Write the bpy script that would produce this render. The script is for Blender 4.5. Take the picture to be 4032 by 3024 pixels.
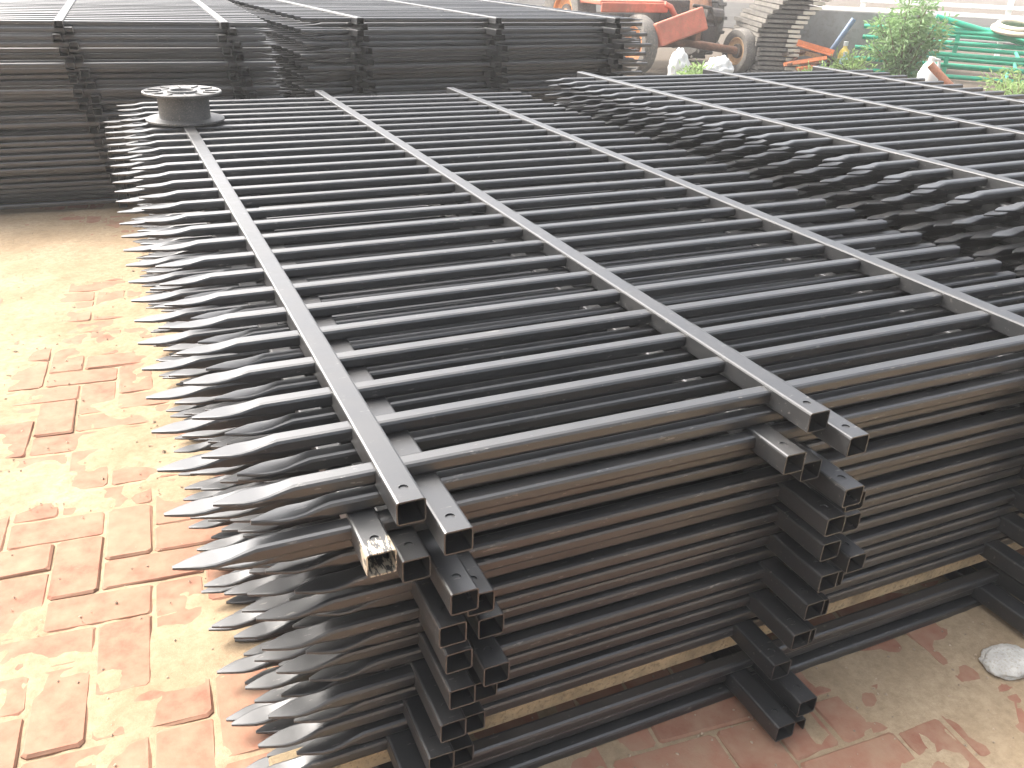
import bpy, bmesh, math, random
import numpy as np
from mathutils import Vector, Matrix

random.seed(7)
rng = np.random.default_rng(11)
for o in list(bpy.data.objects):
    bpy.data.objects.remove(o)
SC = bpy.context.scene
COL = SC.collection
rad = math.radians

# ------------------------------------------------------------------ camera
cam_d = bpy.data.cameras.new('camera')
cam = bpy.data.objects.new('camera', cam_d)
COL.objects.link(cam)
cam_d.sensor_width = 36.0
cam_d.lens = 30.19
cam_d.clip_start = 0.02
cam_d.clip_end = 2000
yaw, pitch, roll = 0.4416, 0.4655, 0.0406
f = Vector((math.sin(yaw)*math.cos(pitch), math.cos(yaw)*math.cos(pitch), -math.sin(pitch)))
r = Vector((math.cos(yaw), -math.sin(yaw), 0))
u = r.cross(f)
r2 = r*math.cos(roll) + u*math.sin(roll)
u2 = -r*math.sin(roll) + u*math.cos(roll)
M = Matrix((r2, u2, -f)).transposed().to_4x4()
M.translation = Vector((-0.261, -0.821, 1.19))
cam.matrix_world = M
SC.camera = cam

# ------------------------------------------------------------------ sky and sun
SUN_EL, SUN_AZ = rad(50), rad(-37)      # azimuth from +Y towards +X: the sun stands to the left and a little ahead
sdir = Vector((math.sin(SUN_AZ)*math.cos(SUN_EL), math.cos(SUN_AZ)*math.cos(SUN_EL), math.sin(SUN_EL)))
W = bpy.data.worlds.new('World'); SC.world = W; W.use_nodes = True
nt = W.node_tree; nt.nodes.clear()
sky = nt.nodes.new('ShaderNodeTexSky'); sky.sky_type = 'NISHITA'; sky.sun_disc = False
sky.sun_elevation = SUN_EL; sky.sun_rotation = SUN_AZ
sky.air_density = 1.0; sky.dust_density = 9.0; sky.ozone_density = 1.0
hs = nt.nodes.new('ShaderNodeHueSaturation'); hs.inputs['Saturation'].default_value = 0.35
bg = nt.nodes.new('ShaderNodeBackground'); bg.inputs['Strength'].default_value = 0.15
wo = nt.nodes.new('ShaderNodeOutputWorld')
nt.links.new(sky.outputs[0], hs.inputs['Color']); nt.links.new(hs.outputs[0], bg.inputs['Color'])
nt.links.new(bg.outputs[0], wo.inputs['Surface'])
sl = bpy.data.lights.new('sun', 'SUN'); sl.energy = 0.7; sl.angle = rad(20); sl.color = (1.0, 0.93, 0.82)
so = bpy.data.objects.new('sun', sl); COL.objects.link(so)
so.rotation_euler = sdir.to_track_quat('Z', 'Y').to_euler()
so.location = sdir*30
SC.view_settings.view_transform = 'Standard'
SC.view_settings.look = 'None'
SC.view_settings.gamma = 1.0
SC.view_settings.exposure = 2.2

# ------------------------------------------------------------------ helpers
def tag(o, label=None, cat=None, group=None, kind=None):
    if label: o['label'] = label
    if cat: o['category'] = cat
    if group: o['group'] = group
    if kind: o['kind'] = kind
    return o
def link(name, data, parent=None, loc=(0, 0, 0), rot=(0, 0, 0)):
    o = bpy.data.objects.new(name, data); COL.objects.link(o)
    if parent: o.parent = parent
    o.location = loc; o.rotation_euler = rot
    return o
def empty(name, loc=(0, 0, 0), rot=(0, 0, 0)):
    o = link(name, None, None, loc, rot); o.empty_display_size = 0.1
    return o
class MB:
    """collects vertices and faces for one mesh"""
    def __init__(s): s.v = []; s.f = []
    def add(s, vs, fs):
        n = len(s.v); s.v += [tuple(x) for x in vs]; s.f += [tuple(i+n for i in q) for q in fs]; return s
    def box(s, c, d, rot=None):
        x, y, z = d[0]/2, d[1]/2, d[2]/2
        vs = [Vector((a*x, b*y, e*z)) for a in (-1, 1) for b in (-1, 1) for e in (-1, 1)]
        if rot: vs = [rot @ q for q in vs]
        c = Vector(c)
        return s.add([q+c for q in vs], [(0, 1, 3, 2), (4, 6, 7, 5), (0, 4, 5, 1), (2, 3, 7, 6), (0, 2, 6, 4), (1, 5, 7, 3)])
    def tube(s, pts, rr, n=10, cap=True):
        pts = [Vector(p) for p in pts]; rs = rr if isinstance(rr, (list, tuple)) else [rr]*len(pts)
        base = len(s.v); prev = None
        for i, p in enumerate(pts):
            d = (pts[min(i+1, len(pts)-1)] - pts[max(i-1, 0)]).normalized()
            a = d.cross(Vector((0, 0, 1)))
            if a.length < 1e-3: a = d.cross(Vector((0, 1, 0)))
            a.normalize(); b = a.cross(d)
            if prev is not None and a.dot(prev) < 0: a, b = -a, -b
            prev = a
            for k in range(n):
                t = 2*math.pi*k/n
                s.v.append(tuple(p + (a*math.cos(t)+b*math.sin(t))*rs[i]))
        for i in range(len(pts)-1):
            for k in range(n):
                q = base+i*n
                s.f.append((q+k, q+(k+1) % n, q+n+(k+1) % n, q+n+k))
        if cap:
            s.f.append(tuple(base+k for k in range(n))[::-1])
            s.f.append(tuple(base+(len(pts)-1)*n+k for k in range(n)))
        return s
    def lathe(s, prof, axis='Z', n=32, c=(0, 0, 0)):
        base = len(s.v); c = Vector(c)
        for (rr, h) in prof:
            for k in range(n):
                t = 2*math.pi*k/n; a, b = rr*math.cos(t), rr*math.sin(t)
                q = {'Z': (a, b, h), 'X': (h, a, b), 'Y': (a, h, b)}[axis]
                s.v.append(tuple(Vector(q)+c))
        for i in range(len(prof)-1):
            for k in range(n):
                q = base+i*n
                s.f.append((q+k, q+(k+1) % n, q+n+(k+1) % n, q+n+k))
        return s
    def mesh(s, name, mat, smooth=None, bevel=0):
        me = bpy.data.meshes.new(name); me.from_pydata(s.v, [], s.f)
        bm = bmesh.new(); bm.from_mesh(me)
        if bevel:
            bmesh.ops.bevel(bm, geom=[e for e in bm.edges if len(e.link_faces) == 2 and e.calc_face_angle(0) > 0.6], offset=bevel, segments=2, affect='EDGES', profile=0.5)
        bmesh.ops.recalc_face_normals(bm, faces=bm.faces[:])
        bm.to_mesh(me); bm.free()
        if mat: me.materials.append(mat)
        if smooth is not None:
            for pl in me.polygons: pl.use_smooth = True
            me.set_sharp_from_angle(angle=rad(smooth))
        return me
def obj(name, mb, mat, parent=None, loc=(0, 0, 0), rot=(0, 0, 0), smooth=None, bevel=0):
    return link(name, mb.mesh(name, mat, smooth, bevel), parent, loc, rot)

# ------------------------------------------------------------------ materials
class NT:
    def __init__(s, name):
        s.m = bpy.data.materials.new(name); s.m.use_nodes = True; s.t = s.m.node_tree
        s.b = s.t.nodes['Principled BSDF']
    def n(s, typ, **kw):
        q = s.t.nodes.new(typ)
        for k, v in kw.items():
            if k.startswith('i_'):
                q.inputs[k[2:].replace('_', ' ')].default_value = v
            else: setattr(q, k, v)
        return q
    def l(s, a, b): s.t.links.new(a, b)
    def noise(s, scale, detail=4, rough=0.55, coord='Object', vec=None):
        if vec is None:
            tc = s.n('ShaderNodeTexCoord'); vec = tc.outputs[coord]
        q = s.n('ShaderNodeTexNoise'); q.inputs['Scale'].default_value = scale; q.inputs['Detail'].default_value = detail
        q.inputs['Roughness'].default_value = rough; s.l(vec, q.inputs['Vector']); return q.outputs['Fac']
    def ramp(s, fac, stops):
        q = s.n('ShaderNodeValToRGB'); e = q.color_ramp.elements
        while len(e) < len(stops): e.new(0.5)
        for i, (p, c) in enumerate(stops):
            e[i].position = p; e[i].color = (c, c, c, 1) if isinstance(c, (int, float)) else (*c, 1)
        s.l(fac, q.inputs['Fac']); return q.outputs['Color']
    def mix(s, fac, a, b, mode='MIX'):
        q = s.n('ShaderNodeMix', data_type='RGBA', blend_type=mode)
        for sock, val in ((0, fac), (6, a), (7, b)):
            if isinstance(val, (int, float)): q.inputs[sock].default_value = val
            elif isinstance(val, tuple): q.inputs[sock].default_value = (*val, 1)
            else: s.l(val, q.inputs[sock])
        return q.outputs[2]
    def bump(s, h, strength=0.2, dist=0.002):
        q = s.n('ShaderNodeBump'); q.inputs['Strength'].default_value = strength; q.inputs['Distance'].default_value = dist
        s.l(h, q.inputs['Height']); s.l(q.outputs[0], s.b.inputs['Normal'])
    def set(s, **kw):
        for k, v in kw.items():
            k = k.replace('_', ' ')
            if isinstance(v, (int, float)): s.b.inputs[k].default_value = v
            elif isinstance(v, tuple): s.b.inputs[k].default_value = (*v, 1)
            else: s.l(v, s.b.inputs[k])
        return s

def black_paint(name, dust=0.5, worn=False):
    N = NT(name)
    oi = N.n('ShaderNodeObjectInfo')
    geo = N.n('ShaderNodeNewGeometry')
    n1 = N.noise(9, 5, 0.6, vec=geo.outputs['Position'])
    n2 = N.noise(130, 3, 0.6, vec=geo.outputs['Position'])
    n3 = N.noise(34, 6, 0.7, vec=geo.outputs['Position'])
    base = N.mix(N.ramp(n1, [(0.35, 0.0), (0.75, dust)]), (0.012, 0.0125, 0.0135), (0.034, 0.031, 0.028))
    base = N.mix(N.ramp(n3, [(0.62, 0.0), (0.74, 0.35)]), base, (0.07, 0.065, 0.058))
    mp2 = N.n('ShaderNodeMapping'); mp2.inputs['Scale'].default_value = (38, 150, 150); N.l(geo.outputs['Position'], mp2.inputs['Vector'])
    n5 = N.noise(1.0, 3, 0.6, vec=mp2.outputs[0])
    base = N.mix(N.ramp(n5, [(0.66, 0.0), (0.70, 0.55)]), base, (0.16, 0.15, 0.135))
    rough = N.ramp(N.mix(0.5, n1, n3), [(0.3, 0.30), (0.7, 0.46)])
    if worn:
        tc = N.n('ShaderNodeTexCoord'); sx = N.n('ShaderNodeSeparateXYZ'); N.l(tc.outputs['Object'], sx.inputs[0])
        mp = N.n('ShaderNodeMapping'); mp.inputs['Scale'].default_value = (260, 60, 60); mp.inputs['Rotation'].default_value = (0, 0, 0.5)
        N.l(tc.outputs['Object'], mp.inputs['Vector'])
        ns = N.noise(1.0, 4, 0.7, vec=mp.outputs[0])
        end = N.n('ShaderNodeMapRange'); end.inputs[1].default_value = 0.075; end.inputs[2].default_value = 0.02
        N.l(sx.outputs['Y'], end.inputs[0])
        mm = N.n('ShaderNodeMath', operation='MULTIPLY'); N.l(end.outputs[0], mm.inputs[0]); N.l(ns, mm.inputs[1])
        base = N.mix(N.ramp(mm.outputs[0], [(0.46, 0.0), (0.53, 1.0)]), base, (0.36, 0.31, 0.23))
    N.set(Base_Color=base, Roughness=rough, Specular_IOR_Level=0.5, IOR=1.74)
    N.bump(n2, 0.12, 0.0006)
    return N.m
M_BLACK = black_paint('black_powder_coat')
M_WORN = black_paint('worn_black_powder_coat', 0.5, True)

def simple(name, col, rough=0.5, var=0.25, scale=14, dirt=None, metal=0.0, bump=0.15, rnd=0.0):
    N = NT(name)
    n1 = N.noise(scale, 5, 0.6); n2 = N.noise(scale*7, 4, 0.65)
    c = N.mix(N.ramp(n1, [(0.3, 0.0), (0.7, 1.0)]), tuple(x*(1-var) for x in col), tuple(min(1, x*(1+var)) for x in col))
    if dirt: c = N.mix(N.ramp(n2, [(0.52, 0.0), (0.66, 0.8)]), c, dirt)
    if rnd:
        oi = N.n('ShaderNodeObjectInfo'); hv = N.n('ShaderNodeHueSaturation')
        mr = N.n('ShaderNodeMapRange'); mr.inputs[3].default_value = 1-rnd; mr.inputs[4].default_value = 1+rnd
        N.l(oi.outputs['Random'], mr.inputs[0]); N.l(mr.outputs[0], hv.inputs['Value']); N.l(c, hv.inputs['Color']); c = hv.outputs[0]
    N.set(Base_Color=c, Roughness=rough, Metallic=metal, Specular_IOR_Level=0.0 if rough > 0.95 else 0.5)
    N.bump(n2, bump, 0.004)
    return N.m
M_BRICK = None
def brick_mat():
    N = NT('red_clay_paver')
    oi = N.n('ShaderNodeObjectInfo'); geo = N.n('ShaderNodeNewGeometry')
    at = N.n('ShaderNodeAttribute'); at.attribute_name = 'tone'
    n1 = N.noise(22, 6, 0.65, vec=geo.outputs['Position']); n2 = N.noise(190, 4, 0.7, vec=geo.outputs['Position']); n3 = N.noise(7, 5, 0.6, vec=geo.outputs['Position'])
    c = N.mix(oi.outputs['Random'], (0.165, 0.062, 0.040), (0.225, 0.098, 0.064))
    c = N.mix(N.ramp(n1, [(0.3, 0.0), (0.75, 0.55)]), c, (0.235, 0.118, 0.079))
    dust = N.ramp(N.mix(0.55, n3, n1), [(0.38, 0.08), (0.64, 0.80)])
    c = N.mix(dust, c, (0.245, 0.165, 0.108))
    N.set(Base_Color=c, Roughness=0.9, Specular_IOR_Level=0.25)
    N.bump(N.mix(0.4, n1, n2), 0.5, 0.003)
    return N.m
M_BRICK = brick_mat()
def sand_mat():
    N = NT('dusty_cement_sand')
    geo = N.n('ShaderNodeNewGeometry')
    n1 = N.noise(3.2, 6, 0.6, vec=geo.outputs['Position']); n2 = N.noise(55, 6, 0.7, vec=geo.outputs['Position']); n3 = N.noise(420, 3, 0.7, vec=geo.outputs['Position'])
    c = N.mix(N.ramp(n1, [(0.32, 0.0), (0.7, 1.0)]), (0.235, 0.172, 0.108), (0.325, 0.255, 0.170))
    c = N.mix(N.ramp(n2, [(0.35, 0.55), (0.62, 0.0)]), c, (0.17, 0.120, 0.076))
    c = N.mix(N.ramp(n3, [(0.6, 0.0), (0.75, 0.5)]), c, (0.38, 0.32, 0.235))
    # trodden dark earth takes over from the pale sand at the far side of the yard
    sx = N.n('ShaderNodeSeparateXYZ'); N.l(geo.outputs['Position'], sx.inputs[0])
    ad = N.n('ShaderNodeMath', operation='MULTIPLY_ADD'); N.l(sx.outputs['X'], ad.inputs[0]); ad.inputs[1].default_value = 0.55; N.l(sx.outputs['Y'], ad.inputs[2])
    n4 = N.noise(1.1, 5, 0.65, vec=geo.outputs['Position'])
    a2 = N.n('ShaderNodeMath', operation='MULTIPLY_ADD'); N.l(n4, a2.inputs[0]); a2.inputs[1].default_value = 3.0; N.l(ad.outputs[0], a2.inputs[2])
    mr = N.n('ShaderNodeMapRange'); mr.inputs[1].default_value = 7.0; mr.inputs[2].default_value = 10.0; N.l(a2.outputs[0], mr.inputs[0])
    earth = N.mix(N.ramp(n2, [(0.3, 0.0), (0.7, 1.0)]), (0.06, 0.050, 0.040), (0.125, 0.105, 0.085))
    c = N.mix(mr.outputs[0], c, earth)
    N.set(Base_Color=c, Roughness=0.95, Specular_IOR_Level=0.04)
    N.bump(N.mix(0.5, n2, n3), 0.7, 0.004)
    return N.m
M_SAND = sand_mat()

# ------------------------------------------------------------------ ground with sand over herringbone pavers
def vnoise(x, y, sc, seed):
    g = np.random.default_rng(seed).random((256, 256))
    X, Y = x*sc+100.3, y*sc+77.7
    i, j = np.floor(X).astype(int), np.floor(Y).astype(int)
    fx, fy = X-i, Y-j; fx = fx*fx*(3-2*fx); fy = fy*fy*(3-2*fy)
    a = g[i % 256, j % 256]; b = g[(i+1) % 256, j % 256]; c = g[i % 256, (j+1) % 256]; d = g[(i+1) % 256, (j+1) % 256]
    return (a*(1-fx)+b*fx)*(1-fy)+(c*(1-fx)+d*fx)*fy
def sstep(t, a, b):
    t = np.clip((t-a)/(b-a), 0, 1); return t*t*(3-2*t)
def sand_h(x, y):
    big = vnoise(x, y, 2.6, 1)*0.6+vnoise(x, y, 6.0, 2)*0.4
    fine = vnoise(x, y, 17, 3)*0.6+vnoise(x, y, 38, 4)*0.4
    left = sstep(-x, 0.15, 0.75)*sstep(y, 0.15, 0.9)
    far = sstep(y, 0.9, 2.2)
    front = sstep(x, 0.35, 0.8)*sstep(-y, -0.35, 0.05)
    cover = -0.0050 + 0.0120*(big-0.5)*1.7 + 0.0056*(fine-0.5)*1.6 + 0.0042*left + 0.0058*far + 0.0050*front
    return np.clip(cover, -0.0048+0.003*(fine-0.5), 0.010)
def axis(lo, hi, step, out):
    core = np.arange(lo, hi+1e-6, step); d = step; a = [hi]; b = [lo]
    while a[-1] < out: d *= 1.35; a.append(a[-1]+d); b.append(b[-1]-d)
    return np.concatenate([np.array(b[1:])[::-1], core, np.array(a[1:])])
gx, gy = axis(-2.0, 2.4, 0.0125, 400), axis(-0.9, 4.2, 0.0125, 400)
X, Y = np.meshgrid(gx, gy, indexing='ij')
inside = sstep(X, -3.0, -2.0)*sstep(-X, -3.4, -2.4)*sstep(Y, -1.9, -0.9)*sstep(-Y, -5.2, -4.2)
Zg = sand_h(X, Y)*inside + 0.006*(1-inside)
nx, ny = len(gx), len(gy)
verts = np.stack([X, Y, Zg], -1).reshape(-1, 3)
idx = np.arange(nx*ny).reshape(nx, ny)
quads = np.stack([idx[:-1, :-1], idx[1:, :-1], idx[1:, 1:], idx[:-1, 1:]], -1).reshape(-1, 4)
gm = bpy.data.meshes.new('ground'); gm.from_pydata(verts.tolist(), [], quads.tolist()); gm.materials.append(M_SAND)
gm.polygons.foreach_set('use_smooth', np.ones(len(quads), bool))
ground = link('ground', gm); tag(ground, 'pale dusty sand ground spread over red brick paving', 'ground', kind='structure')

def brick_geo(seed):
    r_ = random.Random(seed); b = MB()
    L, Wd, H = 0.1965, 0.0955, 0.05; c = 0.004
    def ring(ins, z, j):
        pts = []
        for (sx, sy) in ((-1, -1), (1, -1), (1, 1), (-1, 1)):
            ch = 0.003+r_.random()*0.006
            ax, ay = sx*(L/2-ins), sy*(Wd/2-ins)
            p1 = (ax-sx*ch, ay, z); p2 = (ax, ay-sy*ch, z)
            pts += ([p2, p1] if sx*sy > 0 else [p1, p2])
        return [(a+r_.uniform(-j, j), d+r_.uniform(-j, j), e+r_.uniform(-j, j)*0.4) for a, d, e in pts]
    rings = [ring(0, -H, 0), ring(0, -c, 0.0012), ring(c, 0, 0.0012)]
    vs = sum(rings, [])
    fs = [(i*8+k, i*8+(k+1) % 8, i*8+8+(k+1) % 8, i*8+8+k) for i in range(2) for k in range(8)] + [tuple(16+k for k in range(8))]
    return vs, fs
BV = [brick_geo(s) for s in range(6)]
BM = []
for vs, fs in BV:
    b = MB(); b.add(vs, fs); BM.append(b.mesh('brick', M_BRICK))
U = 0.1005; ROT = rad(-4)
cells = []
for i in range(-26, 34):
    for j in range(-14, 48):
        d = (i-j) % 4
        if d == 0: cx, cy, ang = (i+1)*U, (j+0.5)*U, 0
        elif d == 3: cx, cy, ang = (i+0.5)*U, (j+1)*U, math.pi/2
        else: continue
        x = cx*math.cos(ROT)-cy*math.sin(ROT)+0.03; y = cx*math.sin(ROT)+cy*math.cos(ROT)+0.02
        if -2.0 < x < 2.4 and -0.85 < y < 4.1: cells.append((x, y, ang+ROT))
def vis(c):      # pavers in the open left of the spool stack and before its front show largest
    x, y, _ = c
    if -1.35 < x < -0.12 and 0.05 < y < 3.7: return 1.2/(0.6+math.hypot(x+0.26, y+0.82)) + (0.3 if x > -0.27*(y+0.82)-0.62 else -0.4)
    if 0.1 < x < 1.9 and -0.42 < y < 0.12: return 0.9
    return 0
cells.sort(key=vis, reverse=True)
rest = MB()
for k, (x, y, a) in enumerate(cells):
    z = random.uniform(-0.0030, 0.0016); tx, ty = random.gauss(0, 0.010), random.gauss(0, 0.010)
    a += random.gauss(0, 0.012); q = random.randrange(6)
    if k < 298:
        link('brick', BM[q], ground, (x, y, z), (tx, ty, a+random.choice((0, math.pi))))
    else:
        m = Matrix.Translation((x, y, z)) @ Matrix.Rotation(a, 4, 'Z') @ Matrix.Rotation(tx, 4, 'X')
        vs, fs = BV[q]; rest.add([m @ Vector(v) for v in vs], fs)
tag(obj('bricks', rest, M_BRICK, ground), kind='stuff')

# loose grit lying on the paving
grit = MB()
for k in range(1500):
    if k % 3: x, y = random.uniform(-1.6, -0.05), random.uniform(0.0, 3.6)
    else: x, y = random.uniform(0.1, 2.0), random.uniform(-0.5, 0.15)
    q = random.uniform(0.0012, 0.0035)*(2.0 if k % 40 == 0 else 1)
    z = max(float(sand_h(np.array(x), np.array(y))), 0)+q*0.3
    vs = [Vector((random.gauss(0, 1), random.gauss(0, 1), random.gauss(0, 1))).normalized()*0.25 + Vector(d) for d in ((1, 0, 0), (-1, 0, 0), (0, 1, 0), (0, -1, 0), (0, 0, 0.8), (0, 0, -0.8))]
    grit.add([(x+v.x*q, y+v.y*q, z+v.z*q) for v in vs], [(0, 2, 4), (2, 1, 4), (1, 3, 4), (3, 0, 4), (2, 0, 5), (1, 2, 5), (3, 1, 5), (0, 3, 5)])
tag(obj('grit', grit, simple('grey_tan_grit', (0.26, 0.20, 0.14), 0.9, 0.5, 40), ground), kind='stuff')

# ------------------------------------------------------------------ fence panels
RW = 0.038; RH = 0.034; PW = 0.027; PT = 0.022      # rail width and height, picket thickness
def picket_mesh(length, name='picket'):
    """tube along +X from the pressed spear point at x=0 to the open cut end at x=length"""
    b = MB(); n = 12
    def loop(x, w, t, rr):
        rr = min(rr, w/2*0.98, t/2*0.98); pts = []
        for (sy, sz, a0) in ((1, 1, 0), (-1, 1, 90), (-1, -1, 180), (1, -1, 270)):
            for q in (0, 45, 90):
                a = rad(a0+q); pts.append((x, sy*(w/2-rr)+rr*math.cos(a), sz*(t/2-rr)+rr*math.sin(a)))
        return pts
    secs = [(0.000, 0.005, 0.004, 0.0015), (0.016, 0.018, 0.0055, 0.002), (0.034, 0.031, 0.0065, 0.0028), (0.048, 0.034, 0.007, 0.003), (0.064, 0.031, 0.009, 0.0035),
            (0.080, 0.027, 0.015, 0.0045), (0.096, PW, PT, 0.0055), (length/2, PW, PT, 0.0055), (length, PW, PT, 0.0055),
            (length, PW-0.004, PT-0.004, 0.004), (length-0.06, PW-0.004, PT-0.004, 0.004)]
    vs = sum([loop(*s) for s in secs], [])
    fs = [(i*n+k, i*n+(k+1) % n, i*n+n+(k+1) % n, i*n+n+k) for i in range(len(secs)-1) for k in range(n)]
    fs.append(tuple(range(n))[::-1]); fs.append(tuple((len(secs)-1)*n+k for k in range(n)))
    b.add(vs, fs); return b.mesh(name, M_BLACK, 20)
def rail_mesh(length, mat=None):
    """square tube along +Y with open ends and a round bolt hole through the top near each end"""
    b = MB(); w = RW/2; hz = RH/2; c = 0.0035; t = 0.002
    def prof(h, g, cc): return [(h-cc, g), (h-cc*0.3, g-cc*0.3), (h, g-cc), (h, -g+cc), (h-cc*0.3, -g+cc*0.3), (h-cc, -g), (-h+cc, -g), (-h+cc*0.3, -g+cc*0.3), (-h, -g+cc), (-h, g-cc), (-h+cc*0.3, g-cc*0.3), (-h+cc, g)]
    P, Q = prof(w, hz, c), prof(w-t, hz-t, c*0.6); n = 12
    vs = [(x, 0, z) for x, z in P]+[(x, length, z) for x, z in P]+[(x, 0, z) for x, z in Q]+[(x, length, z) for x, z in Q]
    fs = []
    for k in range(n):
        k2 = (k+1) % n
        if k != n-1: fs.append((k, k2, n+k2, n+k))
        fs.append((2*n+k, 2*n+k2, 3*n+k2, 3*n+k)[::-1])
        fs.append((k, k2, 2*n+k2, 2*n+k)); fs.append((n+k, n+k2, 3*n+k2, 3*n+k))
    b.add(vs, fs)
    h = w-c; hr = 0.0062
    def patch(yc):
        o8 = [(h, yc-h), (h, yc), (h, yc+h), (0, yc+h), (-h, yc+h), (-h, yc), (-h, yc-h), (0, yc-h)]
        vs = [(x, y, hz) for x, y in o8]
        for m, dz in ((1.0, 0.0), (1.0, -t-0.001)):
            for k in range(16):
                a = rad(-45+22.5*k); vs.append((hr*math.cos(a), yc+hr*math.sin(a), hz+dz))
        fs = []
        for k in range(8):
            k2 = (k+1) % 8; a, m_, e = 8+2*k, 8+2*k+1, 8+(2*k+2) % 16
            fs += [(k, k2, m_, a), (k2, e, m_)]
        fs += [(8+k, 8+(k+1) % 16, 24+(k+1) % 16, 24+k) for k in range(16)]
        b.add(vs, fs)
    y0 = 0.030; patch(y0); patch(length-y0)
    for a, e in ((0, y0-h), (y0+h, length-y0-h), (length-y0+h, length)):
        b.add([(-h, a, hz), (h, a, hz), (h, e, hz), (-h, e, hz)], [(0, 1, 2, 3)])
    return b.mesh('rail', mat or M_BLACK, 20)
ORD = ['topmost', 'second', 'third', 'fourth', 'fifth', 'sixth', 'seventh', 'eighth', 'ninth', 'tenth', 'eleventh', 'twelfth', 'thirteenth', 'fourteenth', 'fifteenth', 'sixteenth', 'seventeenth',
       'eighteenth', 'nineteenth', 'twentieth', 'twenty-first', 'twenty-second', 'twenty-third', 'twenty-fourth', 'twenty-fifth', 'twenty-sixth', 'twenty-seventh', 'twenty-eighth', 'twenty-ninth', 'thirtieth']
LEN = 3.24; PITCH = 0.1146
RAIL = rail_mesh(LEN); RAIL_WORN = rail_mesh(LEN, M_WORN)
def panel(loc, rz, pk, rails, tip, y0, label, group, flip=False, worn=None, npk=27):
    p = empty('fence_panel', loc, (0, 0, rz)); tag(p, label, 'fence panel', group)
    for k, x in enumerate(rails):
        link('rail', RAIL_WORN if worn == k else RAIL, p, (x, 0, 0))
    w = rails[-1]
    for k in range(npk):
        y = y0+PITCH*k + random.gauss(0, 0.0008)
        if flip: link('picket', pk, p, (w+tip, y, random.gauss(0, 0.0004)), (random.gauss(0, 0.02), 0, math.pi))
        else: link('picket', pk, p, (-tip, y, random.gauss(0, 0.0004)), (random.gauss(0, 0.02), 0, 0))
    return p
DZ = 0.0284
# --- the stack that carries the spool: 17 panels on battens on three more
PK1 = picket_mesh(1.785); SP = 0.634; G1 = 'black fence panels stacked under the wire spool'
xo = {0: (0, 0), 1: (0.046, -0.040), 2: (-0.042, -0.012), 3: (0.004, -0.004), 4: (0.050, -0.052)}
for i in range(20):
    if i in xo: dx, dy = xo[i]
    else:
        t = i/19; bow = 0.075*math.sin(math.pi*min(1, t*1.05))**1.2
        dx = bow + (-0.022, 0.028)[i % 2] + random.uniform(-0.006, 0.006); dy = -0.03 + random.uniform(-0.025, 0.012) - (0.05 if i > 16 else 0)
    z = 0.60-RH/2 - DZ*i - (0.030+RH-DZ if i >= 17 else 0)
    panel((dx, dy, z), random.gauss(0, 0.0012), PK1, (0, SP, 2*SP), 0.225+random.uniform(-0.010, 0.010), 0.102 + (0 if i < 1 else -dy - (0.02 if i < 17 else 0.045) + random.uniform(-0.014, 0.014)),
          'black spear-tipped fence panel, %s%s in the stack bearing the spool' % (ORD[i], '' if i == 0 else ' from the top'), G1, worn=0 if i == 2 else None)
# --- the stack beside it, spear tips towards the first one's cut ends
PK2 = picket_mesh(2.05); G2 = 'black fence panels stacked beside the spool stack'
for i in range(24):
    dx, dy = (0, 0) if i == 0 else ((-0.024, 0.026)[i % 2]+random.uniform(-0.012, 0.012), random.uniform(-0.05, 0.04))
    z = 0.69-RH/2-DZ*i
    panel((1.973+dx, -0.22+dy, z), rad(2.0)+random.gauss(0, 0.0015), PK2, (0, 0.755, 1.51), 0.27+random.uniform(-0.012, 0.012), 0.102+(0 if i == 0 else random.uniform(-0.05, 0.05)),
          'black fence panel, %s%s in the stack right beside the spool stack' % (ORD[i], '' if i == 0 else ' from the top'), G2)
# --- the tall stack behind the spool
PK3 = picket_mesh(1.80); G3 = 'black fence panels in the tall stack behind the spool'
for i in range(29):
    dx, dy = (0, 0) if i == 0 else ((-0.026, 0.024)[i % 2]+0.006*i+random.uniform(-0.008, 0.008), random.uniform(-0.03, 0.03))
    z = 0.854-RH/2-DZ*i
    panel((-1.085+dx, 3.68+dy, z), rad(-2.0)+random.gauss(0, 0.0015), PK3, (0, 0.695, 1.39), 0.20+random.uniform(-0.01, 0.01), 0.102+(0 if i == 0 else random.uniform(-0.05, 0.05)),
          'black fence panel, %s%s in the tall stack right behind the spool' % (ORD[i], '' if i == 0 else ' from the top'), G3, flip=(i % 2 == 1))
# --- the tall stack in front of the tractor
PK4 = picket_mesh(2.14); G4 = 'black fence panels in the tall stack near the tractor'
for i in range(29):
    dx, dy = (0, 0) if i == 0 else ((-0.024, 0.026)[i % 2]+0.002*i+random.uniform(-0.010, 0.010), random.uniform(-0.03, 0.03))
    z = 0.866-RH/2-DZ*i
    panel((0.99+dx, 3.80+dy, z), rad(5.0)+random.gauss(0, 0.0015), PK4, (0, 0.80, 1.60), 0.27+random.uniform(-0.012, 0.012), 0.102+(0 if i == 0 else random.uniform(-0.05, 0.05)),
          'black fence panel, %s%s in the tall stack nearest the red tractor' % (ORD[i], '' if i == 0 else ' from the top'), G4, flip=(i % 2 == 0))
# battens that part the lowest three panels from the rest
M_WOOD = simple('rough_pale_timber', (0.25, 0.185, 0.105), 0.9, 0.4, 16, (0.12, 0.085, 0.05), bump=0.5)
zb = 0.60-RH-DZ*16-0.030/2
for (y, lab) in ((0.098, 'pale rough timber batten under the front of the spool stack'), (1.62, 'pale rough timber batten under the middle of the spool stack'), (3.05, 'pale rough timber batten under the back of the spool stack')):
    tag(obj('timber_batten', MB().box((0, 0, 0), (1.62, 0.055, 0.030)), M_WOOD, None, (0.62, y, zb), (0, 0, random.gauss(0, 0.006)), bevel=0.003), lab, 'batten', 'battens in the spool stack')

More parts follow.
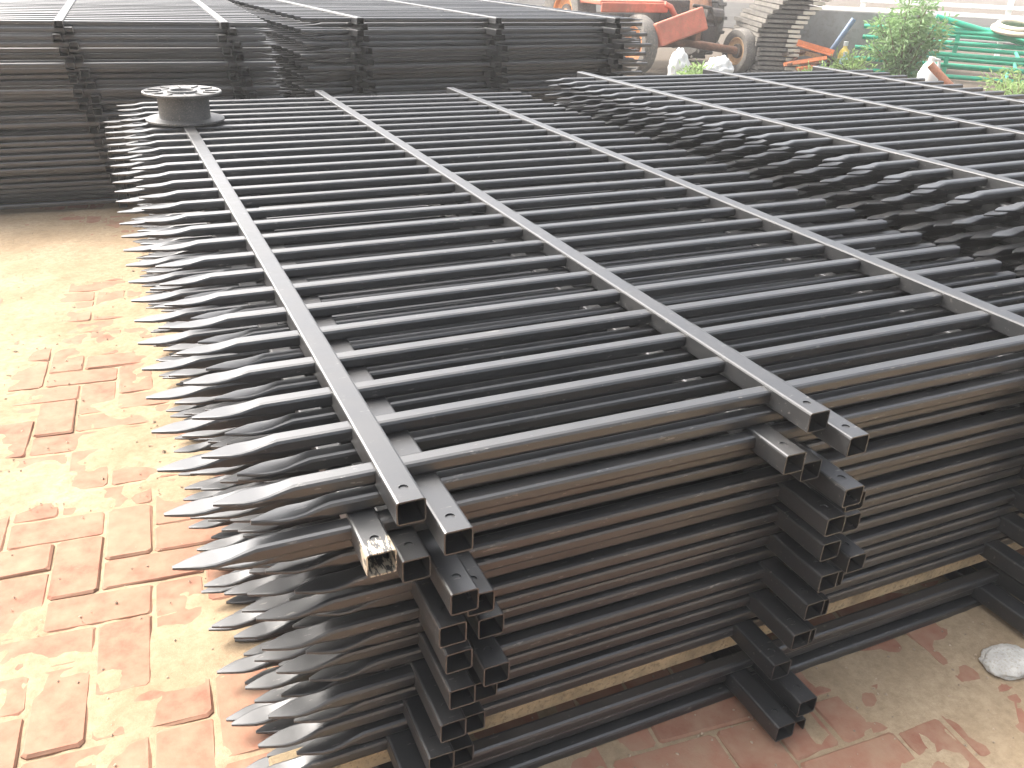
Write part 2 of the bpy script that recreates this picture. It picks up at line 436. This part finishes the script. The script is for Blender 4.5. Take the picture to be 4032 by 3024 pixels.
# ------------------------------------------------------------------ wire spool on the rail
M_PLASTIC = simple('dusty_black_plastic', (0.055, 0.054, 0.052), 0.5, 0.3, 30, (0.16, 0.145, 0.125), bump=0.1)
sp = empty('wire_spool', (0.0, 2.60, 0.6012)); tag(sp, 'empty black plastic wire spool standing on the left rail', 'spool')
def flange(z0, top):
    b = MB(); n = 48; R, ri = 0.136, 0.026; t = 0.006
    prof = [(ri, 0), (R-0.004, 0), (R, 0.002), (R, t+0.002), (R-0.004, t+0.004), (R-0.012, t), (0.080, t), (0.078, t-0.002), (0.052, t-0.002), (0.05, t+0.005), (0.040, t+0.005), (0.038, t-0.003), (ri, t-0.003), (ri, 0)]
    if not top: prof = [(a, t-h) for a, h in prof]
    b.lathe(prof, n=n); return b
for z0, top in ((0.004, False), (0.094, True)):
    fl = obj('flange', flange(z0, top), M_PLASTIC, sp, (0, 0, z0), smooth=35)
    for k in range(12):
        a = 2*math.pi*k/12
        zz = 0.0075 if top else -0.0010
        link('rib', MB().box((0, 0, 0), (0.048, 0.005, 0.005)).mesh('rib', M_PLASTIC), fl, (0.103*math.cos(a), 0.103*math.sin(a), zz), (0, 0, a))
obj('hub', MB().lathe([(0.022, 0.0), (0.088, 0.0), (0.088, 0.086), (0.022, 0.086), (0.022, 0.0)], n=48), M_PLASTIC, sp, (0, 0, 0.009), smooth=35)

# ------------------------------------------------------------------ far side of the yard
M_RED = simple('faded_red_paint', (0.40, 0.115, 0.068), 0.6, 0.3, 5, (0.30, 0.13, 0.07))
M_RUST = simple('rusty_iron', (0.14, 0.065, 0.035), 0.85, 0.5, 9, (0.06, 0.035, 0.025), bump=0.5)
M_GREASE = simple('greasy_dark_iron', (0.05, 0.042, 0.036), 0.6, 0.5, 9, (0.13, 0.085, 0.05), bump=0.4)
M_TYRE = simple('dusty_rubber', (0.10, 0.092, 0.082), 0.85, 0.3, 8, (0.20, 0.17, 0.13), bump=0.3)
M_RIM = simple('orange_rim', (0.55, 0.22, 0.075), 0.55, 0.3, 7, (0.28, 0.16, 0.09))
M_TAN = simple('rusty_tan_rim', (0.40, 0.25, 0.13), 0.7, 0.3, 7, (0.22, 0.14, 0.08))
tr = empty('tractor', (5.78, 8.5, 0)); tag(tr, 'old red farm tractor with orange front rim and rusty engine', 'tractor')
def wheel(loc, R, wd, rim, hub=0.62, lugs=0):
    w = link('wheel', MB().lathe([(0.03, -0.05), (R*0.30, -0.05), (R*0.32, -0.02), (R*0.32, 0.02), (R*0.30, 0.05), (0.03, 0.05), (0.03, -0.05)], 'X', 20).mesh('wheel', M_GREASE, 40), tr, loc)
    h = wd/2
    ty = obj('tyre', MB().lathe([(R*hub, -h*0.75), (R*0.80, -h), (R*0.93, -h*0.95), (R*0.985, -h*0.6), (R, 0), (R*0.985, h*0.6), (R*0.93, h*0.95), (R*0.80, h), (R*hub, h*0.75), (R*hub*0.97, 0), (R*hub, -h*0.75)], 'X', 36), M_TYRE, w, smooth=50)
    if lugs:
        b = MB()
        for k in range(lugs):
            a = 2*math.pi*k/lugs
            for s in (-1, 1):
                b.box((s*h*0.5, 0, 0), (h*0.95, 0.035, 0.035), None)
                q = Matrix.Rotation(a+(0.5*math.pi/lugs if s > 0 else 0), 3, 'X')
                for i in range(8):
                    v = Vector(b.v[-8+i])+Vector((0, 0, R)); b.v[-8+i] = tuple(q @ v)
        tag(obj('tread_lugs', b, M_TYRE, w), kind='stuff')
    obj('rim', MB().lathe([(R*hub, -h*0.7), (R*hub*0.93, -h*0.72), (R*hub*0.88, -h*0.35), (R*hub*0.5, -h*0.18), (R*hub*0.28, -h*0.5), (0.02, -h*0.55), (0.02, h*0.1), (R*hub*0.9, h*0.1), (R*hub*0.93, h*0.72), (R*hub, h*0.7)], 'X', 32), rim, w, smooth=40)
    return w
wheel((-0.50, -0.52, 0.315), 0.315, 0.17, M_RIM)
wheel((0.86, -0.60, 0.25), 0.25, 0.15, M_TAN)
wheel((-0.66, 0.85, 0.50), 0.50, 0.26, M_RIM, 0.55, 18)
wheel((0.98, 0.50, 0.52), 0.46, 0.24, M_GREASE, 0.55, 18)
obj('axle', MB().tube([(-0.60, -0.52, 0.31), (-0.2, -0.5, 0.33), (0.2, -0.5, 0.33), (0.84, -0.60, 0.25)], 0.045, 8), M_RUST, tr, smooth=50)
obj('axle', MB().tube([(-0.64, 0.85, 0.5), (0.5, 0.85, 0.5), (0.96, 0.50, 0.52)], 0.075, 10), M_GREASE, tr, smooth=50)
obj('chassis', MB().box((-0.18, 0.1, 0.42), (0.07, 1.6, 0.10)).box((0.18, 0.1, 0.42), (0.07, 1.6, 0.10)).box((0, -0.55, 0.42), (0.5, 0.06, 0.10)), M_RUST, tr, bevel=0.006)
obj('engine', MB().box((0.12, 0.0, 0.60), (0.40, 0.55, 0.34)).box((0.42, -0.12, 0.50), (0.30, 0.34, 0.30)).box((0.62, -0.22, 0.40), (0.22, 0.2, 0.2)).tube([(0.5, -0.3, 0.62), (0.74, -0.32, 0.60)], 0.09, 14).tube([(0.30, -0.35, 0.72), (0.52, -0.40, 0.70), (0.66, -0.36, 0.50)], 0.022, 8).tube([(0.25, -0.25, 0.42), (0.42, -0.28, 0.36), (0.46, -0.1, 0.34)], 0.03, 8), M_GREASE, tr, bevel=0.012)
obj('flywheel', MB().lathe([(0.02, 0), (0.19, 0), (0.22, 0.01), (0.22, 0.06), (0.19, 0.07), (0.17, 0.03), (0.05, 0.03), (0.05, 0.08), (0.02, 0.08)], 'X', 28), M_RUST, tr, (0.60, -0.02, 0.66), smooth=40)
ry = Matrix.Rotation(rad(-17), 3, 'Y') @ Matrix.Rotation(rad(-14), 3, 'X')
obj('toolbox', MB().box((0, 0, 0), (0.62, 0.30, 0.25), ry), M_RED, tr, (-0.12, -0.68, 0.50), bevel=0.02)
hood = obj('hood', MB().box((-0.50, -0.15, 0.735), (0.86, 0.46, 0.05)).box((-0.50, -0.40, 0.69), (0.86, 0.03, 0.10)), M_RED, tr, bevel=0.012)
obj('hood_bracket', MB().tube([(-0.12, -0.40, 0.73), (-0.03, -0.40, 0.70), (0.10, -0.42, 0.52), (0.20, -0.42, 0.44)], 0.035, 8), M_RED, hood, smooth=50)
obj('fender', MB().add([(-0.80+0.27*k2, 0.85+0.56*math.cos(rad(a)), 0.5+0.56*math.sin(rad(a))) for k2 in (0, 1) for a in range(20, 161, 14)], [(i, i+1, 12+i, 11+i) for i in range(10)]), M_RED, tr)
obj('seat', MB().box((0, 0.85, 0.86), (0.36, 0.34, 0.07)).box((0, 1.03, 1.0), (0.36, 0.06, 0.28)), M_GREASE, tr, bevel=0.02)
obj('steering_wheel', MB().lathe([(0.16, -0.012), (0.175, 0), (0.16, 0.012), (0.145, 0), (0.16, -0.012)], 'Z', 28), M_GREASE, tr, (0, 0.45, 1.02), (rad(-25), 0, 0), smooth=60)
obj('steering_column', MB().tube([(0, 0.2, 0.7), (0, 0.45, 1.02)], 0.02, 8), M_GREASE, tr, smooth=50)
obj('exhaust_pipe', MB().tube([(0.18, 0.05, 0.74), (0.22, 0.05, 0.95), (0.22, 0.05, 1.15)], 0.025, 8), M_RUST, tr, smooth=50)

# stack of grey wire-mesh sheets with pale folded ends
M_GREY = simple('weathered_grey_steel', (0.13, 0.118, 0.10), 0.75, 0.3, 6, (0.07, 0.06, 0.05), metal=0.0, rnd=0.25)
M_PALE = simple('pale_end_cap', (0.50, 0.46, 0.38), 0.6, 0.15, 10)
GS = 'grey steel bars in the leaning pile'
sd = Vector((0.42, 0.9, 0)); ang = math.atan2(sd.y, sd.x)
N_BAR = 17
for k in range(N_BAR):
    t = k/(N_BAR-1); z = 0.05+0.050*k
    q = 0.10*math.cos(t*5.0) + 0.34*t + 0.012*((k % 3)-1); ex = 6.98+0.73*q; ey = 7.50-0.68*q
    bar = empty('steel_bar', (ex, ey, z), (0, 0, ang+random.gauss(0, 0.02)))
    tag(bar, 'grey steel channel bar with pale end cap, %s from the top of its pile' % (ORD[N_BAR-1-k]), 'steel bar', GS)
    if k == N_BAR-1: bar['label'] = 'topmost grey steel channel bar with pale end cap in its pile'
    obj('channel', MB().box((0.65, 0.21, 0.004), (1.3, 0.42, 0.030)).box((0.65, 0.0, -0.002), (1.3, 0.03, 0.042)).box((0.65, 0.42, -0.002), (1.3, 0.03, 0.042)), M_GREY, bar)
    obj('end_cap', MB().box((-0.006, 0.03, 0.002), (0.05, 0.13, 0.032)), M_PALE, bar, bevel=0.003)

# loose clutter between the pile and the racks
M_BLUE = simple('faded_blue_pipe', (0.16, 0.22, 0.32), 0.5, 0.2, 8, (0.22, 0.21, 0.2))
tag(obj('pipe', MB().tube([(7.95, 7.95, 0.03), (8.17, 7.75, 0.62)], 0.032, 12), M_BLUE, smooth=50), 'faded blue pipe leaning on the concrete block', 'pipe')
M_ORANGE = simple('orange_paint', (0.55, 0.17, 0.06), 0.55, 0.25, 9, (0.30, 0.14, 0.08))
tag(obj('steel_angle', MB().box((0, 0, 0), (0.42, 0.05, 0.012)).box((0, 0.022, 0.03), (0.42, 0.008, 0.06)), M_ORANGE, None, (7.18, 7.25, 0.32), (0, rad(12), rad(-42))), 'orange steel angle propped on scrap beside the grey pile', 'angle iron')
sc = empty('scrap_heap', (7.25, 7.3, 0)); tag(sc, 'low heap of rusty scrap iron beside the grey bar pile', 'scrap')
for k in range(16):
    a = random.uniform(0, 6.28); L_ = random.uniform(0.18, 0.5)
    obj('scrap_bar', MB().box((0, 0, 0), (L_, random.uniform(0.03, 0.08), random.uniform(0.02, 0.05))), random.choice([M_RUST, M_RUST, M_ORANGE, M_GREASE, M_TAN]), sc,
        (random.uniform(-0.30, 0.38), random.uniform(-0.28, 0.3), 0.05+0.016*k), (random.uniform(-.3, .3), random.uniform(-.3, .3), a))
M_CONC = simple('grey_concrete', (0.22, 0.21, 0.195), 0.9, 0.2, 3, (0.19, 0.175, 0.155), bump=0.4)
cb = obj('concrete_block', MB().box((0, 0, 0.35), (2.0, 1.1, 0.70)), M_CONC, None, (8.65, 8.45, 0), (0, 0, rad(-42)), bevel=0.02)
tag(cb, 'plain grey concrete block behind the leaning blue pipe', 'block')
slab = obj('concrete_yard', MB().box((0, 0, 0), (22, 12, 0.012)), simple('dark_concrete', (0.065, 0.062, 0.058), 1.0, 0.25, 1.5, (0.045, 0.042, 0.038)), None, (17.0, 17.0, 0.018), (0, 0, rad(-40)))
tag(slab, kind='structure')
M_YEL = simple('yellow_plastic', (0.62, 0.46, 0.10), 0.45, 0.15, 10)
M_LBLUE = simple('pale_blue_plastic', (0.35, 0.52, 0.62), 0.4, 0.15, 10)
M_WHITE = simple('white_plastic', (0.55, 0.55, 0.53), 0.45, 0.08, 10, (0.55, 0.52, 0.46))
def bottle(name, loc, h, rr, mat, label):
    o = empty(name, loc); tag(o, label, 'bottle')
    obj('body', MB().lathe([(0.0, 0), (rr*0.92, 0), (rr, 0.01), (rr, h*0.62), (rr*0.8, h*0.75), (rr*0.35, h*0.84), (rr*0.33, h*0.9), (0.0, h*0.9)], n=20), mat, o, smooth=40)
    obj('cap', MB().lathe([(0.0, h*0.89), (rr*0.4, h*0.89), (rr*0.4, h), (0, h)], n=14), M_WHITE, o, smooth=40)
bottle('bottle', (7.62, 7.22, 0.004), 0.30, 0.055, M_LBLUE, 'pale blue plastic bottle standing by the scrap heap')
bottle('bottle', (7.70, 7.32, 0.004), 0.40, 0.065, M_YEL, 'yellow plastic bottle standing by the scrap heap')

def crumpled(name, loc, sx, sy, sz, mat, label, cat, seed, folds=0.28):
    r_ = random.Random(seed); bm = bmesh.new(); bmesh.ops.create_icosphere(bm, subdivisions=4, radius=1)
    dirs = [(Vector((r_.gauss(0, 1), r_.gauss(0, 1), r_.gauss(0, 1))).normalized(), r_.uniform(3, 9), r_.uniform(0, 6)) for _ in range(14)]
    for v in bm.verts:
        n = v.co.normalized(); q = 1+sum(abs(math.sin(n.dot(d)*w+p))-0.6 for d, w, p in dirs)*folds/4
        v.co = Vector((n.x*q*sx, n.y*q*sy, max(n.z*q*sz, -sz*0.55)))
    me = bpy.data.meshes.new(name); bm.to_mesh(me); bm.free(); me.materials.append(mat)
    for pl in me.polygons: pl.use_smooth = True
    return tag(link(name, me, None, (loc[0], loc[1], loc[2]+sz*0.55)), label, cat)
crumpled('plastic_bag', (5.50, 7.45, 0), 0.11, 0.11, 0.20, M_WHITE, 'white crumpled plastic bag beside the orange-rimmed wheel', 'bag', 1)
crumpled('plastic_bag', (5.92, 7.30, 0), 0.17, 0.13, 0.16, M_WHITE, 'white plastic sack slumped before the small tan wheel', 'bag', 2)
crumpled('white_stone', (1.155, -0.105, 0), 0.054, 0.040, 0.016, simple('pale_limestone', (0.40, 0.385, 0.35), 0.85, 0.2, 30, (0.28, 0.25, 0.2), bump=0.5), 'flat white stone lying on paving before the spool stack', 'stone', 3, 0.16)

# white jug with the rust-brown pipe
jug = empty('jug', (6.95, 5.42, 0)); tag(jug, 'white plastic jug behind the tip of the brown pipe', 'jug')
obj('body', MB().lathe([(0, 0), (0.085, 0), (0.095, 0.02), (0.095, 0.30), (0.06, 0.38), (0.03, 0.41), (0.03, 0.45), (0, 0.45)], n=24), M_WHITE, jug, smooth=40)
obj('handle', MB().tube([(0.03, 0, 0.43), (0.10, 0, 0.42), (0.12, 0, 0.33), (0.09, 0, 0.25)], 0.014, 8), M_WHITE, jug, smooth=50)
M_BROWN = simple('rust_brown_pipe', (0.26, 0.11, 0.06), 0.7, 0.3, 10, (0.16, 0.08, 0.05))
tag(obj('pipe', MB().tube([(6.78, 5.28, 0.40), (7.10, 4.95, 0.03)], 0.034, 12), M_BROWN, smooth=50), 'rust-brown iron pipe slanting down beside the white jug', 'pipe')

# green tube frames lying in a pile
M_GREEN = simple('green_powder_coat', (0.015, 0.29, 0.17), 0.4, 0.15, 8, (0.05, 0.22, 0.13))
gd = Vector((0.62, -0.78, 0)); ga = math.atan2(gd.y, gd.x)
GG = 'green tube frames in a pile'
GL = ['lowest', 'second from bottom', 'third from bottom', 'fourth from bottom', 'fifth from bottom']
for k in range(5):
    fr = empty('tube_frame', (8.72+0.05*(k % 2), 7.22-0.04*k, 0.05+0.125*k), (rad(random.uniform(-1, 1)), rad(random.uniform(-0.6, 0.6)), ga+random.gauss(0, 0.012)))
    tag(fr, 'bright green steel tube frame, %s in its pile behind the shrub' % GL[k], 'frame', GG)
    for y in (0, 1.1): obj('tube', MB().tube([(-0.75, y, 0), (2.9, y, 0)], 0.026, 12), M_GREEN, fr, smooth=50)
    for x in (-0.6, 1.05, 2.75): obj('cross_tube', MB().tube([(x, 0.0, 0), (x, 1.1, 0)], 0.02, 10), M_GREEN, fr, smooth=50)
    for x in (0.30, 1.55, 2.5): obj('foot', MB().box((x, 0.0, -0.06), (0.05, 0.05, 0.08)), M_GREEN, fr, bevel=0.004)
tag(obj('green_tube', MB().tube([(8.70, 7.02, 0.70), (9.42, 6.30, 0.47), (9.9, 5.83, 0.33)], 0.034, 12), M_GREEN, smooth=50), 'loose green tube slanting across the top of frame pile', 'tube')
tag(obj('hose_coil', MB().lathe([(0.24+0.028*math.cos(a), 0.028*math.sin(a)) for a in [2*math.pi*k/10 for k in range(11)]], 'Z', 40).lathe([(0.20+0.028*math.cos(a), 0.04+0.028*math.sin(a)) for a in [2*math.pi*k/10 for k in range(11)]], 'Z', 40), simple('cream_hose', (0.42, 0.37, 0.28), 0.6, 0.1), None, (9.32, 6.42, 0.615), (rad(8), rad(-6), 0), smooth=60), 'cream hose coil lying on the green frame pile', 'hose')

# white fence sections standing behind
wd = Vector((0.66, -0.75, 0)); wa = math.atan2(wd.y, wd.x)
M_WPAINT = simple('white_paint', (0.80, 0.80, 0.77), 0.4, 0.05, 6, (0.6, 0.58, 0.53))
for q, (ox, oy, lab) in enumerate(((10.30, 9.85, 'white railing fence section standing behind the green frames, first from the shrub'), (12.02, 7.88, 'white railing fence section standing beyond the green frames, second from the shrub'))):
    wf = empty('railing', (ox, oy, 0.02), (0, 0, wa)); tag(wf, lab, 'railing', 'white railing sections')
    for z in (0.30, 0.60, 0.72, 1.02): obj('rail', MB().box((1.25, 0, z), (2.5, 0.05, 0.055)), M_WPAINT, wf, bevel=0.004)
    for x in (0.04, 2.0): obj('post', MB().box((x, 0.055, 0.62), (0.07, 0.055, 1.24)), M_WPAINT, wf, bevel=0.004)

# shrub and weeds
def leaf_mat(name, c1, c2):
    N = NT(name); oi = N.n('ShaderNodeNewGeometry')
    n1 = N.noise(6, 3, 0.6, vec=oi.outputs['Position'])
    N.set(Base_Color=N.mix(N.ramp(n1, [(0.3, 0.0), (0.7, 1.0)]), c1, c2), Roughness=0.6)
    N.b.inputs['Transmission Weight'].default_value = 0.0
    ts = N.n('ShaderNodeBsdfTranslucent'); ts.inputs['Color'].default_value = (*[min(1, x*1.3) for x in c2], 1)
    ms = N.n('ShaderNodeMixShader'); ms.inputs[0].default_value = 0.35
    out = N.t.nodes['Material Output']
    N.l(N.b.outputs[0], ms.inputs[1]); N.l(ts.outputs[0], ms.inputs[2]); N.l(ms.outputs[0], out.inputs['Surface'])
    return N.m
M_LEAF = leaf_mat('shrub_leaf', (0.085, 0.155, 0.055), (0.19, 0.30, 0.12))
M_WEED = leaf_mat('weed_leaf', (0.10, 0.17, 0.05), (0.24, 0.34, 0.12))
M_STEM = simple('green_brown_stem', (0.12, 0.10, 0.05), 0.8, 0.3, 20)
def leaf(b, p, d, L, w):
    s = d.cross(Vector((random.gauss(0, 1), random.gauss(0, 1), random.gauss(0, 1)))).normalized()*w
    m = p+d*L*0.5+Vector((0, 0, L*0.08)); e = p+d*L
    b.add([p, m-s, e, m+s], [(0, 1, 2, 3)])
def shrub(name, loc, H, sp_, nst, nlv, LL, label, cat, mat):
    o = empty(name, loc); tag(o, label, cat); st = MB(); cr = MB()
    for k in range(nst):
        a = random.uniform(0, 6.28); q = random.uniform(0.15, 1)*sp_; h = H*random.uniform(0.55, 1)*(1-0.25*q/sp_)
        pts = [Vector((0.04*math.cos(a), 0.04*math.sin(a), -0.02))]
        for t in (0.3, 0.6, 0.85, 1.0):
            pts.append(Vector((q*math.cos(a)*t**1.3+random.gauss(0, 0.015), q*math.sin(a)*t**1.3+random.gauss(0, 0.015), h*t-(0.12*h*t*t*q/sp_))))
        st.tube(pts, [0.012, 0.009, 0.007, 0.004, 0.002], 5)
        for j in range(nlv):
            t = random.uniform(0.12, 1)*(len(pts)-1); i = min(int(t), len(pts)-2); p = pts[i].lerp(pts[i+1], t-i)
            tw = Vector((random.gauss(0, 1), random.gauss(0, 1), random.gauss(0.1, 0.6))).normalized(); p = p+tw*random.uniform(0, 0.10)
            leaf(cr, p, (tw+Vector((0, 0, random.uniform(-0.5, 0.4)))).normalized(), LL*random.uniform(0.6, 1.2), LL*0.13)
    obj('stem', st, M_STEM, o, smooth=60); tag(obj('crown', cr, mat, o), kind='stuff')
    return o
shrub('shrub', (7.90, 6.62, 0), 1.05, 0.42, 46, 90, 0.085, 'feathery pale green shrub growing before the green frames', 'shrub', M_LEAF)
for (x, y, h, s_, lab) in ((7.45, 6.95, 0.34, 0.30, 'low green weed clump between the shrub and the bottles'), (7.35, 4.75, 0.30, 0.40, 'bushy weed clump at the foot of the brown pipe'),
                          (7.75, 4.25, 0.28, 0.42, 'spreading weed clump beside the cut picket ends, past the brown pipe'), (8.35, 5.45, 0.38, 0.45, 'tall weed clump beneath the green frames'),
                          (5.35, 6.9, 0.22, 0.20, 'small weed tuft in front of the white plastic bag'), (6.85, 6.75, 0.20, 0.22, 'small weed tuft at the foot of the grey bar pile')):
    shrub('weed', (x, y, 0), h, s_, 26, 34, 0.07, lab, 'weed', M_WEED)
SC.render.film_transparent = False

# ------------------------------------------------------------------ dusty air
hz_ = NT('dusty_air'); hz_.t.nodes.remove(hz_.b)
pv = hz_.n('ShaderNodeVolumePrincipled'); pv.inputs['Color'].default_value = (0.93, 0.92, 0.90, 1)
pv.inputs['Density'].default_value = 0.005; pv.inputs['Anisotropy'].default_value = 0.1
hz_.l(pv.outputs[0], hz_.t.nodes['Material Output'].inputs['Volume'])
EXT = 460
tag(obj('haze', MB().box((0, 0, 0.21), (2*EXT, 2*EXT, 2.52)), hz_.m), kind='stuff')
